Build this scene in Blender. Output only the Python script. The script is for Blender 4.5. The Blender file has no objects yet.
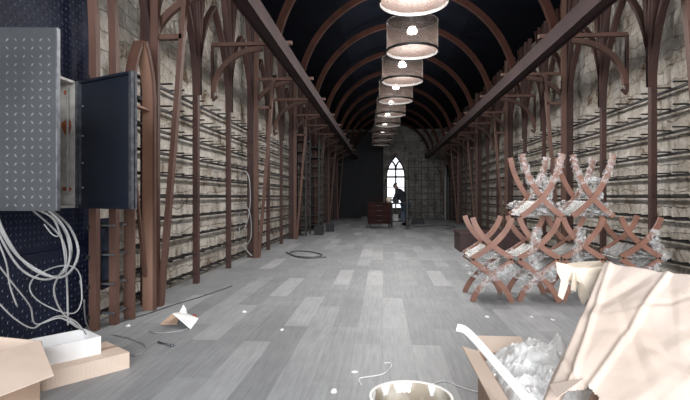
import bpy, math, random
from mathutils import Vector, Matrix, noise
R = math.radians
random.seed(7)
scene = bpy.context.scene
COL = scene.collection
H = 1.15
F = 480.0
TH = math.atan(38/480)
S_, C_ = math.sin(TH), math.cos(TH)

def P(px, py, f):
    r = (px-345)/F*f
    return Vector((r*C_-f*S_, f*C_+r*S_, H-(py-196.5)/F*f))
def FL(px, py, z=0.0):
    return P(px, py, (H-z)*F/(py-196.5))
def V(*a): return Vector(a)

# ------------------------------------------------------------------ materials
def nt(name):
    m = bpy.data.materials.new(name); m.use_nodes = True
    n = m.node_tree.nodes; l = m.node_tree.links
    b = n['Principled BSDF']
    return m, n, l, b
def rgb(h):
    h = h.lstrip('#'); v = [int(h[i:i+2], 16)/255 for i in (0, 2, 4)]
    return tuple(((c/12.92) if c <= .04045 else ((c+.055)/1.055)**2.4) for c in v)+(1,)
def mat(name, c1, c2=None, rough=.6, metal=0, scale=8, bump=0, bscale=40, stretch=(1, 1, 1), lo=.35, hi=.65, detail=5, spec=.5):
    m, n, l, b = nt(name)
    c1 = rgb(c1); c2 = rgb(c2) if c2 else c1
    tc = n.new('ShaderNodeTexCoord'); mp = n.new('ShaderNodeMapping'); mp.inputs['Scale'].default_value = stretch
    l.new(tc.outputs['Object'], mp.inputs[0])
    no = n.new('ShaderNodeTexNoise'); no.inputs['Scale'].default_value = scale; no.inputs['Detail'].default_value = detail
    l.new(mp.outputs[0], no.inputs[0])
    cr = n.new('ShaderNodeValToRGB'); cr.color_ramp.elements[0].position = lo; cr.color_ramp.elements[1].position = hi
    cr.color_ramp.elements[0].color = c1; cr.color_ramp.elements[1].color = c2
    l.new(no.outputs[0], cr.inputs[0]); l.new(cr.outputs[0], b.inputs['Base Color'])
    b.inputs['Roughness'].default_value = rough; b.inputs['Metallic'].default_value = metal
    b.inputs['Specular IOR Level'].default_value = spec
    if bump:
        n2 = n.new('ShaderNodeTexNoise'); n2.inputs['Scale'].default_value = bscale; n2.inputs['Detail'].default_value = 6
        l.new(mp.outputs[0], n2.inputs[0])
        bp = n.new('ShaderNodeBump'); bp.inputs['Strength'].default_value = bump; bp.inputs['Distance'].default_value = .02
        l.new(n2.outputs[0], bp.inputs['Height']); l.new(bp.outputs[0], b.inputs['Normal'])
    return m

M = {}
M['steel'] = mat('rusty_steel', '#4b3027', '#5b4035', rough=.62, scale=5, bump=.08, stretch=(1, 1, .35))
M['steel_dark'] = mat('dark_rust_steel', '#35201c', '#452b25', rough=.65, scale=5, bump=.08, stretch=(1, 1, .35))
M['steel_light'] = mat('pale_rust_steel', '#7d5b4b', '#90705f', rough=.55, scale=4, stretch=(1, 1, .3))
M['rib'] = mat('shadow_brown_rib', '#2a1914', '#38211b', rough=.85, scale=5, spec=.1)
M['panelling'] = mat('black_panelling', '#0b0e14', '#11151c', rough=.75, scale=3)
M['beam'] = mat('beam_steel', '#2b1e1f', '#3b2a2b', rough=.75, scale=4, spec=.2, stretch=(1, .3, 1))
M['black_steel'] = mat('black_steel', '#0f0d0e', '#1c1817', rough=.55, scale=12)
M['navy'] = mat('navy_plate', '#0e1426', '#141b30', rough=.6, metal=0, spec=.2, scale=3)
M['navy_glint'] = mat('navy_plate_glint', '#1a2031', '#262d40', rough=.4, scale=3)  # lighter navy puts the lozenges' highlights into the colour
M['tread_glint'] = mat('tread_plate_glint', '#53575b', '#75787b', rough=.4, scale=2.2)  # paler grey: light catching the raised lozenges, painted in
M['navy_flat'] = mat('navy_door_face', '#161c29', '#1d2431', rough=.5, scale=2.5)
M['gun'] = mat('gunmetal_edge', '#4a4d54', '#6b6e74', rough=.45, metal=.5, scale=20)
M['tread'] = mat('grey_tread_plate', '#2f3236', '#3c3f43', rough=.5, metal=.2, scale=2.2)
M['grey_paint'] = mat('grey_box_paint', '#a5a29e', '#c0bdb8', rough=.6, scale=14, bump=.1)
M['rust'] = mat('orange_rust', '#7a3b22', '#b36a45', rough=.9, scale=30)
M['cable'] = mat('grey_cable', '#808081', '#9a9a9b', rough=.5, scale=6)
M['cable_dark'] = mat('dark_cable', '#3b3c3f', '#55565a', rough=.6, scale=6)
M['cable_mid'] = mat('mid_cable', '#7b7c7e', '#9a9b9c', rough=.5, scale=6)
M['card'] = mat('cardboard', '#d0bbab', '#dcc9ba', rough=.85, scale=3, bump=.05, bscale=60)
M['card_dark'] = mat('cardboard_plain', '#a58a77', '#b39a88', rough=.88, scale=4)
M['white'] = mat('white_foam', '#e9e9ea', '#f6f6f6', rough=.6, scale=5)
M['kraft'] = mat('kraft_paper', '#bfaea2', '#ccbdb3', rough=.8, scale=2.2, bump=.18, bscale=6, detail=8)
M['torn'] = mat('torn_paper', '#c4b8a8', '#d6ccbe', rough=.75, scale=14)
M['wood_x'] = mat('stained_wood', '#7a5344', '#906656', rough=.45, scale=5, stretch=(1, 1, 1))
M['slat'] = mat('grey_slat', '#8b8985', '#c6c5c3', rough=.4, scale=18, stretch=(.4, 2, 2))
M['chest'] = mat('dark_chest', '#2f1e1e', '#422a29', rough=.6, scale=6)
M['cart'] = mat('dark_red_timber', '#241413', '#331c1a', rough=.8, scale=6, spec=.15)
M['dark'] = mat('near_black', '#14161b', '#22252b', rough=.7, scale=9)
M['skin'] = mat('skin', '#6f5346', '#7f6152', rough=.6)
M['cloth_dark'] = mat('dark_jacket', '#1d2026', '#2a2e36', rough=.9, scale=12)
M['cloth_trouser'] = mat('slate_trousers', '#3c4552', '#4a5564', rough=.9, scale=12)
M['hair'] = mat('dark_hair', '#120f0e', '#1d1816', rough=.7)
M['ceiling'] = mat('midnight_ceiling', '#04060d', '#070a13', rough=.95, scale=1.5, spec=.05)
M['bag'] = mat('navy_cloth', '#1a2030', '#2b3140', rough=.95, scale=9, bump=.3, bscale=9)
M['red'] = mat('red_plastic', '#a3463c', '#b3564c', rough=.5)
M['bucket'] = mat('white_bucket', '#cfccc6', '#eae8e4', rough=.5, scale=5)
M['bucket_in'] = mat('paint_smeared_inside', '#9a8f80', '#c9c2b6', rough=.8, scale=7, lo=.42, hi=.6)

# lamp shade: fine dark metal mesh you can see through
def make_shade(name, colr):
    m, n, l, b = nt(name)
    b.inputs['Base Color'].default_value = rgb(colr); b.inputs['Roughness'].default_value = .5; b.inputs['Metallic'].default_value = .3
    tr = n.new('ShaderNodeBsdfTransparent'); mx = n.new('ShaderNodeMixShader')
    tc = n.new('ShaderNodeTexCoord'); no = n.new('ShaderNodeTexNoise'); no.inputs['Scale'].default_value = 9; no.inputs['Detail'].default_value = 4
    l.new(tc.outputs['Object'], no.inputs[0])
    mr = n.new('ShaderNodeMapRange'); mr.inputs[1].default_value = .35; mr.inputs[2].default_value = .65
    mr.inputs[3].default_value = .14; mr.inputs[4].default_value = .34
    l.new(no.outputs[0], mr.inputs[0]); l.new(mr.outputs[0], mx.inputs[0])
    l.new(tr.outputs[0], mx.inputs[1]); l.new(b.outputs[0], mx.inputs[2])
    l.new(mx.outputs[0], n['Material Output'].inputs[0])
    return m
M['shade'] = make_shade('metal_mesh_shade', '#746d69')
M['shade_in'] = make_shade('copper_mesh_inside', '#36241c')
M['liner'] = mat('peach_liner', '#d9b9a8', '#e8cbbb', rough=.7, scale=60)
def emit(name, c, s):
    m, n, l, b = nt(name)
    b.inputs['Base Color'].default_value = (0, 0, 0, 1)
    b.inputs['Emission Color'].default_value = rgb(c); b.inputs['Emission Strength'].default_value = s
    return m
M['bulb'] = emit('lamp_bulb', '#fff3e6', 22)
M['pane'] = emit('daylit_pane', '#eef3fa', 1.7)
def make_film(name, lo, hi, tint='#e8eaec'):
    m, n, l, b = nt(name)
    b.inputs['Base Color'].default_value = rgb(tint); b.inputs['Roughness'].default_value = .3
    b.inputs['Specular IOR Level'].default_value = .8; b.inputs['Transmission Weight'].default_value = 0; b.inputs['Subsurface Weight'].default_value = 0
    tr = n.new('ShaderNodeBsdfTransparent'); mx = n.new('ShaderNodeMixShader')
    tc = n.new('ShaderNodeTexCoord'); no = n.new('ShaderNodeTexNoise'); no.inputs['Scale'].default_value = 14; no.inputs['Detail'].default_value = 7
    no.inputs['Distortion'].default_value = 1.2
    l.new(tc.outputs['Object'], no.inputs[0])
    mr = n.new('ShaderNodeMapRange'); mr.inputs[1].default_value = .4; mr.inputs[2].default_value = .66
    mr.inputs[3].default_value = lo; mr.inputs[4].default_value = hi
    l.new(no.outputs[0], mr.inputs[0]); l.new(mr.outputs[0], mx.inputs[0])
    bp = n.new('ShaderNodeBump'); bp.inputs['Strength'].default_value = .6; bp.inputs['Distance'].default_value = .03
    l.new(no.outputs[0], bp.inputs['Height']); l.new(bp.outputs[0], b.inputs['Normal'])
    l.new(tr.outputs[0], mx.inputs[1]); l.new(b.outputs[0], mx.inputs[2])
    l.new(mx.outputs[0], n['Material Output'].inputs[0])
    return m
M['film'] = make_film('clear_stretch_film', .0, .42, '#f6f7f8')
M['bubble'] = make_film('bubble_wrap_film', .7, 1.0, '#ffffff')

def make_floor():
    m, n, l, b = nt('grey_plank_floor')
    tc = n.new('ShaderNodeTexCoord'); mp = n.new('ShaderNodeMapping'); mp.inputs['Rotation'].default_value = (0, 0, R(90))
    l.new(tc.outputs['Object'], mp.inputs[0])
    br = n.new('ShaderNodeTexBrick'); br.inputs['Scale'].default_value = 1
    br.inputs['Brick Width'].default_value = 1.25; br.inputs['Row Height'].default_value = .22
    br.inputs['Mortar Size'].default_value = .002; br.inputs['Mortar Smooth'].default_value = .3; br.inputs['Bias'].default_value = -.35
    br.offset = .37; br.offset_frequency = 2; br.squash = 1
    br.inputs['Color1'].default_value = (.0, .0, .0, 1); br.inputs['Color2'].default_value = (1, 1, 1, 1); br.inputs['Mortar'].default_value = (.1, .1, .1, 1)
    l.new(mp.outputs[0], br.inputs[0])
    cr = n.new('ShaderNodeValToRGB')
    e = cr.color_ramp.elements
    e[0].color = rgb('#8f9193'); e[1].color = rgb('#dededf')
    x = e.new(.55); x.color = rgb('#a3a5a7'); x = e.new(.78); x.color = rgb('#b9babb')
    l.new(br.outputs[0], cr.inputs[0])
    # grain along the boards
    mp2 = n.new('ShaderNodeMapping'); mp2.inputs['Scale'].default_value = (26, 1.6, 1); l.new(tc.outputs['Object'], mp2.inputs[0])
    no = n.new('ShaderNodeTexNoise'); no.inputs['Scale'].default_value = 1.5; no.inputs['Detail'].default_value = 8; no.inputs['Roughness'].default_value = .65
    l.new(mp2.outputs[0], no.inputs[0])
    cr2 = n.new('ShaderNodeValToRGB'); cr2.color_ramp.elements[0].position = .3; cr2.color_ramp.elements[1].position = .7
    cr2.color_ramp.elements[0].color = (.78, .78, .79, 1); cr2.color_ramp.elements[1].color = (1.12, 1.12, 1.12, 1)
    l.new(no.outputs[0], cr2.inputs[0])
    mu = n.new('ShaderNodeMix'); mu.data_type = 'RGBA'; mu.blend_type = 'MULTIPLY'; mu.inputs[0].default_value = 1
    l.new(cr.outputs[0], mu.inputs[6]); l.new(cr2.outputs[0], mu.inputs[7])
    # dust and scuffs
    no3 = n.new('ShaderNodeTexNoise'); no3.inputs['Scale'].default_value = 1.1; no3.inputs['Detail'].default_value = 9; no3.inputs['Roughness'].default_value = .7
    l.new(tc.outputs['Object'], no3.inputs[0])
    cr3 = n.new('ShaderNodeValToRGB'); cr3.color_ramp.elements[0].position = .35; cr3.color_ramp.elements[1].position = .7
    cr3.color_ramp.elements[0].color = (.86, .86, .87, 1); cr3.color_ramp.elements[1].color = (1.1, 1.1, 1.1, 1)
    l.new(no3.outputs[0], cr3.inputs[0])
    mu2 = n.new('ShaderNodeMix'); mu2.data_type = 'RGBA'; mu2.blend_type = 'MULTIPLY'; mu2.inputs[0].default_value = 1
    l.new(mu.outputs[2], mu2.inputs[6]); l.new(cr3.outputs[0], mu2.inputs[7])
    l.new(mu2.outputs[2], b.inputs['Base Color'])
    b.inputs['Roughness'].default_value = .55; b.inputs['Specular IOR Level'].default_value = .35
    bp = n.new('ShaderNodeBump'); bp.inputs['Strength'].default_value = .12; bp.inputs['Distance'].default_value = .004
    l.new(no.outputs[0], bp.inputs['Height']); l.new(bp.outputs[0], b.inputs['Normal'])
    return m
M['floor'] = make_floor()

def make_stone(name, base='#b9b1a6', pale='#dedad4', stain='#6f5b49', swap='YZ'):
    m, n, l, b = nt(name)
    tc = n.new('ShaderNodeTexCoord')
    sp = n.new('ShaderNodeSeparateXYZ'); l.new(tc.outputs['Object'], sp.inputs[0])
    cb = n.new('ShaderNodeCombineXYZ')
    l.new(sp.outputs['Y' if swap == 'YZ' else 'X'], cb.inputs[0]); l.new(sp.outputs['Z'], cb.inputs[1])
    wn = n.new('ShaderNodeTexNoise'); wn.inputs['Scale'].default_value = 2.2; wn.inputs['Detail'].default_value = 5
    l.new(tc.outputs['Object'], wn.inputs[0])
    vm = n.new('ShaderNodeVectorMath'); vm.operation = 'SCALE'; vm.inputs['Scale'].default_value = .3
    l.new(wn.outputs[1], vm.inputs[0])
    va = n.new('ShaderNodeVectorMath'); va.operation = 'ADD'; l.new(cb.outputs[0], va.inputs[0]); l.new(vm.outputs[0], va.inputs[1])
    br = n.new('ShaderNodeTexBrick'); br.inputs['Scale'].default_value = 1; br.inputs['Brick Width'].default_value = .52; br.inputs['Row Height'].default_value = .17
    br.inputs['Mortar Size'].default_value = .011; br.inputs['Mortar Smooth'].default_value = .9; br.offset = .43
    br.inputs['Color1'].default_value = (.0, .0, .0, 1); br.inputs['Color2'].default_value = (1, 1, 1, 1); br.inputs['Mortar'].default_value = (.4, .4, .4, 1)
    l.new(va.outputs[0], br.inputs[0])
    n1 = n.new('ShaderNodeTexNoise'); n1.inputs['Scale'].default_value = 2.6; n1.inputs['Detail'].default_value = 10; n1.inputs['Roughness'].default_value = .72; n1.inputs['Distortion'].default_value = .5
    l.new(tc.outputs['Object'], n1.inputs[0])
    cr = n.new('ShaderNodeValToRGB'); e = cr.color_ramp.elements
    e[0].position = .36; e[0].color = rgb(stain); e[1].position = .68; e[1].color = rgb(pale)
    x = e.new(.46); x.color = rgb(base)
    l.new(n1.outputs[0], cr.inputs[0])
    mxb = n.new('ShaderNodeMix'); mxb.data_type = 'RGBA'; mxb.blend_type = 'SOFT_LIGHT'; mxb.inputs[0].default_value = .22
    l.new(cr.outputs[0], mxb.inputs[6]); l.new(br.outputs[0], mxb.inputs[7])
    mx = n.new('ShaderNodeMix'); mx.data_type = 'RGBA'; mx.inputs[7].default_value = rgb('#5b4c40')
    mm = n.new('ShaderNodeMath'); mm.operation = 'MULTIPLY'; mm.inputs[1].default_value = .28
    l.new(br.outputs[1], mm.inputs[0]); l.new(mm.outputs[0], mx.inputs[0]); l.new(mxb.outputs[2], mx.inputs[6])
    # fine pitting
    n2 = n.new('ShaderNodeTexNoise'); n2.inputs['Scale'].default_value = 22; n2.inputs['Detail'].default_value = 8; n2.inputs['Roughness'].default_value = .7
    l.new(tc.outputs['Object'], n2.inputs[0])
    cr2 = n.new('ShaderNodeValToRGB'); cr2.color_ramp.elements[0].position = .3; cr2.color_ramp.elements[1].position = .62
    cr2.color_ramp.elements[0].color = (.7, .68, .66, 1); cr2.color_ramp.elements[1].color = (1.05, 1.05, 1.05, 1)
    l.new(n2.outputs[0], cr2.inputs[0])
    mu = n.new('ShaderNodeMix'); mu.data_type = 'RGBA'; mu.blend_type = 'MULTIPLY'; mu.inputs[0].default_value = .8
    l.new(mx.outputs[2], mu.inputs[6]); l.new(cr2.outputs[0], mu.inputs[7]); l.new(mu.outputs[2], b.inputs['Base Color'])
    b.inputs['Roughness'].default_value = .9; b.inputs['Specular IOR Level'].default_value = .2
    hs = n.new('ShaderNodeMath'); hs.operation = 'MULTIPLY_ADD'; hs.inputs[1].default_value = -.8
    l.new(br.outputs[1], hs.inputs[0])
    ad = n.new('ShaderNodeMath'); ad.operation = 'ADD'; l.new(n1.outputs[0], ad.inputs[0]); l.new(n2.outputs[0], ad.inputs[1]); l.new(ad.outputs[0], hs.inputs[2])
    bp = n.new('ShaderNodeBump'); bp.inputs['Strength'].default_value = .7; bp.inputs['Distance'].default_value = .05
    l.new(hs.outputs[0], bp.inputs['Height']); l.new(bp.outputs[0], b.inputs['Normal'])
    return m
M['stone'] = make_stone('rough_stone_wall')
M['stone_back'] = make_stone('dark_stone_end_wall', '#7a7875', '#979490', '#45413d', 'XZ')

# ------------------------------------------------------------------ builders
class MB:
    def __init__(s): s.v = []; s.f = []; s.sm = False; s.worn = None
    def add(s, vs, fs):
        o = len(s.v); s.v += [tuple(v) for v in vs]; s.f += [tuple(i+o for i in f) for f in fs]; return s
    def hexa(s, c):   # 8 corners: bottom 4 ccw, top 4 ccw
        return s.add(c, [(0, 3, 2, 1), (4, 5, 6, 7), (0, 1, 5, 4), (1, 2, 6, 5), (2, 3, 7, 6), (3, 0, 4, 7)])
    def box(s, x0, x1, y0, y1, z0, z1):
        return s.hexa([(x0, y0, z0), (x1, y0, z0), (x1, y1, z0), (x0, y1, z0), (x0, y0, z1), (x1, y0, z1), (x1, y1, z1), (x0, y1, z1)])
    def obox(s, o, a, b, c):   # origin corner and three edge vectors
        o = Vector(o); a = Vector(a); b = Vector(b); c = Vector(c)
        return s.hexa([o, o+a, o+a+b, o+b, o+c, o+a+c, o+a+b+c, o+b+c])
    def bar(s, p, q, w, d, side=(1, 0, 0)):   # rectangular bar; w along side
        return s.strip([p, q], w, d, side)
    def strip(s, path, w, d, side):           # swept rectangle, side = constant width direction
        path = [Vector(p) for p in path]; side = Vector(side).normalized(); n = len(path); vs = []; fs = []
        for i, p in enumerate(path):
            t = (path[min(i+1, n-1)]-path[max(i-1, 0)]).normalized()
            nn = t.cross(side)
            if nn.length < 1e-4: nn = t.orthogonal()
            nn.normalize(); sd = nn.cross(t).normalized()
            vs += [p-sd*w/2-nn*d/2, p+sd*w/2-nn*d/2, p+sd*w/2+nn*d/2, p-sd*w/2+nn*d/2]
        for i in range(n-1):
            a = i*4; b = a+4
            for k in range(4): fs.append((a+k, a+(k+1) % 4, b+(k+1) % 4, b+k))
        fs.append((3, 2, 1, 0)); e = (n-1)*4; fs.append((e, e+1, e+2, e+3))
        return s.add(vs, fs)
    def tube(s, path, r, seg=6):
        path = [Vector(p) for p in path]; n = len(path); vs = []; fs = []
        up = None
        for i, p in enumerate(path):
            t = (path[min(i+1, n-1)]-path[max(i-1, 0)]).normalized()
            if up is None: up = t.orthogonal().normalized()
            up = (up-t*up.dot(t))
            if up.length < 1e-5: up = t.orthogonal()
            up.normalize(); bi = t.cross(up)
            rr = r[i] if isinstance(r, (list, tuple)) else r
            for k in range(seg):
                a = 2*math.pi*k/seg; vs.append(p+(up*math.cos(a)+bi*math.sin(a))*rr)
        for i in range(n-1):
            for k in range(seg):
                fs.append((i*seg+k, i*seg+(k+1) % seg, (i+1)*seg+(k+1) % seg, (i+1)*seg+k))
        fs.append(tuple(range(seg-1, -1, -1))); fs.append(tuple(range((n-1)*seg, n*seg)))
        s.sm = True
        return s.add(vs, fs)
    def lathe(s, prof, seg=40, c=(0, 0, 0), close=False):
        vs = []; fs = []; n = len(prof)
        for k in range(seg):
            a = 2*math.pi*k/seg
            for r, z in prof: vs.append((c[0]+r*math.cos(a), c[1]+r*math.sin(a), c[2]+z))
        m = n if close else n-1
        for k in range(seg):
            for i in range(m):
                j = (i+1) % n; k2 = (k+1) % seg
                fs.append((k*n+i, k2*n+i, k2*n+j, k*n+j))
        return s.add(vs, fs)
    def build(s, name, m, parent=None, smooth=None, loc=None):
        me = bpy.data.meshes.new(name); me.from_pydata(s.v, [], s.f); me.update()
        me.materials.append(M[m] if isinstance(m, str) else m)
        sm = s.sm if smooth is None else smooth
        if s.worn:
            me.materials.append(M[s.worn[1]])
            for k in range(s.worn[0], s.worn[2]): me.polygons[k].material_index = 1
        if sm: me.polygons.foreach_set('use_smooth', [True]*len(me.polygons))
        o = bpy.data.objects.new(name, me); COL.objects.link(o)
        if parent: o.parent = parent
        if loc is not None: o.location = loc
        return o
def recenter(o):
    """put a top-level mesh's origin at its base"""
    vs = [v.co for v in o.data.vertices]
    c = Vector((sum(v.x for v in vs)/len(vs), sum(v.y for v in vs)/len(vs), min(v.z for v in vs)))
    o.data.transform(Matrix.Translation(-c)); o.location = o.location+c
    return o
def tag(o, label, cat, group=None, kind=None):
    o['label'] = label; o['category'] = cat
    if group: o['group'] = group
    if kind: o['kind'] = kind
    return o
def empty(name, loc, label, cat, group=None, rz=0):
    o = bpy.data.objects.new(name, None); COL.objects.link(o); o.location = loc; o.rotation_euler = (0, 0, rz)
    o.empty_display_size = .1
    return tag(o, label, cat, group)
def struct(o): o['kind'] = 'structure'; return o
def kids(o): return [c for c in bpy.data.objects if c.parent == o]
def copy_tree(o, parent=None):
    c = o.copy(); COL.objects.link(c)
    if parent: c.parent = parent
    for ch in kids(o): copy_tree(ch, c)
    return c
def spline(pts, n=10, closed=False):
    pts = [Vector(p) for p in pts]; out = []
    N = len(pts)
    for i in range(N-1):
        p0 = pts[max(i-1, 0)]; p1 = pts[i]; p2 = pts[i+1]; p3 = pts[min(i+2, N-1)]
        for k in range(n):
            t = k/n
            out.append(.5*((2*p1)+(p2-p0)*t+(2*p0-5*p1+4*p2-p3)*t*t+(3*p1-p0-3*p2+p3)*t**3))
    out.append(pts[-1]); return out

# ------------------------------------------------------------------ setting
CX = .42
XL, XR = -2.68, 3.52          # wall faces
YB = 25.8
UL, UR = -2.47, 3.31          # upright lines
mb = MB()
mb.add([(-6, -4, 0), (8, -4, 0), (8, YB+.5, 0), (-6, YB+.5, 0)], [(0, 1, 2, 3)])
struct(mb.build('floor', 'floor'))
WT = 4.75
struct(MB().box(XL-.3, XL, 0, YB+.3, 0, WT).build('wall_left', 'stone'))
struct(MB().box(XR, XR+.3, 0, YB+.3, 0, WT).build('wall_right', 'stone'))
# ceiling: flat over the side strips, barrel vault along the middle
prof = [(XL-.3, WT)]
RV = 2.16; zc = 3.02
a0 = math.asin((WT-zc)/RV)
for i in range(21):
    a = math.pi-a0-(math.pi-2*a0)*i/20
    prof.append((CX+RV*math.cos(a), zc+RV*math.sin(a)))
prof.append((XR+.3, WT))
mb = MB(); n = len(prof)
vs = [(x, 0, z) for x, z in prof]+[(x, YB+.3, z) for x, z in prof]+[(x, 0, z+.2) for x, z in prof]+[(x, YB+.3, z+.2) for x, z in prof]
fs = []
for i in range(n-1):
    fs += [(i, i+1, n+i+1, n+i), (2*n+i, 3*n+i, 3*n+i+1, 2*n+i+1)]
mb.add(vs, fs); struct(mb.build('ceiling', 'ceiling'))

# end wall with a pointed window, dark plain half on the left
def lancet(x0, x1, z0, zs, za, k=8):
    """outline of a pointed opening, from bottom left up over the apex to bottom right"""
    xm = (x0+x1)/2; w = xm-x0; h = za-zs; Rr = (w*w+h*h)/(2*w)
    L = [(x0, z0)]
    for i in range(k+1):
        z = zs+h*i/k
        L.append((x0+Rr-math.sqrt(max(Rr*Rr-(z-zs)**2, 0)), z))
    return L+[(2*xm-x, z) for x, z in reversed(L[:-1])]
wx0, wx1 = .2, 1.16
out = lancet(wx0, wx1, .55, 2.2, 3.28)
mb = MB()
def wall_with_hole(mb, X0, X1, Z0, Z1, hole, y, d):
    xm = (hole[0][0]+hole[-1][0])/2; k = len(hole)//2
    def slab(poly):
        n = len(poly); vs = [(x, y, z) for x, z in poly]+[(x, y+d, z) for x, z in poly]
        fs = [tuple(range(n)), tuple(range(2*n-1, n-1, -1))]+[(i, (i+1) % n, n+(i+1) % n, n+i) for i in range(n)]
        mb.add(vs, fs)
    zb = hole[0][1]; xa, za = hole[k]
    slab([(X0, Z0), (X0, zb), (X1, zb), (X1, Z0)])
    L = hole[:k+1]; Rh = hole[k:]
    for (a, b) in zip(L[:-1], L[1:]):
        if b[1] > a[1]+1e-6: slab([(X0, a[1]), (X0, b[1]), b, a])
    for (a, b) in zip(Rh[:-1], Rh[1:]):
        if a[1] > b[1]+1e-6: slab([a, (X1, a[1]), (X1, b[1]), b])
    slab([(X0, za), (X0, Z1), (X1, Z1), (X1, za)])
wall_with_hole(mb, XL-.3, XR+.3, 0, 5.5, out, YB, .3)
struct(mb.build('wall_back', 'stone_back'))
# smooth dark panelling covering the left half of the end wall
mb = MB().box(XL+.01, .02, YB-.12, YB-.004, 0, 4.6)
for i in range(5): mb.box(XL+.5*i+.05, XL+.5*i+.1, YB-.15, YB-.12, 0, 4.6)
o = recenter(mb.build('end_panelling', 'panelling'))
tag(o, 'tall near-black panelling covering the end wall left of the bright pointed window', 'panelling')
# window
w = struct(bpy.data.objects.new('window_1', None)); COL.objects.link(w); w.location = (0, 0, 0)
path = [Vector((x, YB+.1, z)) for x, z in out]
MB().strip(path, .2, .06, (0, 1, 0)).build('window_frame', 'black_steel', w)
mb = MB()
mb.bar((wx0, YB+.1, 2.2), (wx1, YB+.1, 2.2), .08, .09, (0, 1, 0)).bar((wx0, YB+.1, 2.62), (wx1, YB+.1, 2.62), .08, .09, (0, 1, 0))
mb.bar((.68, YB+.1, .55), (.68, YB+.1, 2.62), .08, .08, (0, 1, 0))
for s in (-1, 1):
    pth = [Vector((.68+s*x, YB+.1, z)) for x, z in ((0, 2.62), (.03, 2.8), (.12, 2.98), (.26, 3.05))]
    mb.strip(pth, .08, .09, (0, 1, 0))
for z in (1.1, 1.65): mb.bar((wx0, YB+.1, z), (wx1, YB+.1, z), .08, .035, (0, 1, 0))
mb.build('mullion', 'black_steel', w)
n = len(out)
mb = MB(); mb.add([(x, YB+.17, z) for x, z in out]+[(x, YB+.19, z) for x, z in out],
    [tuple(range(n)), tuple(range(2*n-1, n-1, -1))]+[(i, (i+1) % n, n+(i+1) % n, n+i) for i in range(n)])
mb.build('pane', 'pane', w)
# steel grid standing against the right half of the end wall
g = empty('wall_grid', (2.35, YB-.06, 0), 'dark steel grid fixed over the stone end wall right of the bright pointed window', 'grid')
for i in range(7): MB().bar((-1+i*.34, 0, .05), (-1+i*.34, 0, 3.2), .02, .035, (0, 1, 0)).build('upright', 'black_steel', g)
for i in range(9): MB().bar((-1.05, .025, .3+i*.34), (1.1, .025, .3+i*.34), .02, .03, (0, 1, 0)).build('rail', 'black_steel', g)

# ------------------------------------------------------------------ long beams
ZA = 3.37                                    # level of the bracket arms
for side, X, lab in ((-1, CX-1.87, 'long dark rusty steel channel beam under the left bracket arms'),
                     (1, CX+1.87, 'long dark rusty steel channel beam under the right bracket arms')):
    b = empty('channel_beam', (X, 14, ZA-.232), lab, 'beam', 'long steel beams')
    y0, y1 = -11.5, 11.7
    MB().box(-.085, .085, y0, y1, .185, .205).build('top_plate', 'beam', b)
    for q in (-1, 1):
        x0, x1 = sorted((q*.085, q*.07))
        MB().box(x0, x1, y0, y1, .0, .185).build('side_web', 'beam', b)
    MB().box(-.068, .068, y0, y1, .03, .045).build('bottom_plate', 'beam', b)

# ------------------------------------------------------------------ wall racks, columns, brackets, ribs
ORD = ['first', 'second', 'third', 'fourth', 'fifth', 'sixth', 'seventh', 'eighth', 'ninth', 'tenth', 'eleventh']
def fan_paths(h=1.42, zs=2.5):
    """curved bars that spread from an upright's top, local: u along the wall, z up"""
    res = []
    for w, hh in ((.655, 1.42), (.44, 2.2), (.2, 2.2)):
        for s in (-1, 1):
            Rr = (w*w+hh*hh)/(2*w); pts = []
            for i in range(9):
                z = hh*i/8
                pts.append((s*(Rr-math.sqrt(Rr*Rr-z*z)), zs+z))
            res.append(pts)
    return res
fan_meshes = []
def upright(parent, y, dx, near=True, far_top=4.3):
    """thin upright with a fan of curved ribs; local origin of rack, dx = direction into the hall"""
    u = MB().bar((0, y, 0), (0, y, 4.7), .07, .075, (1, 0, 0)).build('upright', 'steel_dark', parent)
    for i, pts in enumerate(fan_paths()):
        pa = [Vector((dx*(.0+.012*(i//2)), y+a, z)) for a, z in pts]
        MB().strip(pa, .085, .045, (1, 0, 0)).build('fan_rib', 'steel_dark', u)
    return u
ZR = [.12+.256*k for k in range(10)]
def rails(parent, y0, y1, dx, pegs=True, zs=ZR):
    first_peg = None
    for z in zs:
        mb = MB().box(min(-dx*.14, -dx*.11), max(-dx*.14, -dx*.11), y0, y1, z-.015, z+.015)
        ys = []
        nb = int(round((y1-y0)/.333))
        for k in range(nb):
            ys.append(y0+(k+.5)*(y1-y0)/nb)
        def peg(m, y, zz):
            x0, x1 = sorted((-dx*.12, dx*.05)); m.box(x0, x1, y-.012, y+.012, zz-.004, zz+.012)
        if not pegs:
            for y in ys: peg(mb, y, z+.02)
        r = mb.build('rail', 'black_steel', parent)
        if pegs:
            for y in ys:
                if first_peg is None:
                    m = MB(); peg(m, 0, 0); first_peg = m.build('peg', 'black_steel', r); p = first_peg
                else:
                    p = first_peg.copy(); COL.objects.link(p); p.parent = r
                p.location = (0, y, z+.02)
Y0 = 4.86
def rack(side, k):
    ya = Y0+4*k; dx = 1 if side == 'left' else -1
    X = UL if side == 'left' else UR
    lab = 'rusty steel rack with black rails on the %s wall, %s bay from the camera' % (side, ORD[k])
    if k == 4: lab = 'dark steel rack with black rails on the %s wall, beside the end wall' % side
    r = empty('wall_rack', (X, ya, 0), lab, 'wall rack', 'wall racks along both side walls')
    for j in (1, 2): upright(r, 4/3*j, dx)
    rails(r, .0, 4.0, dx, pegs=(k < 2))
for side in ('left', 'right'):
    for k in range(5): rack(side, k)

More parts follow.
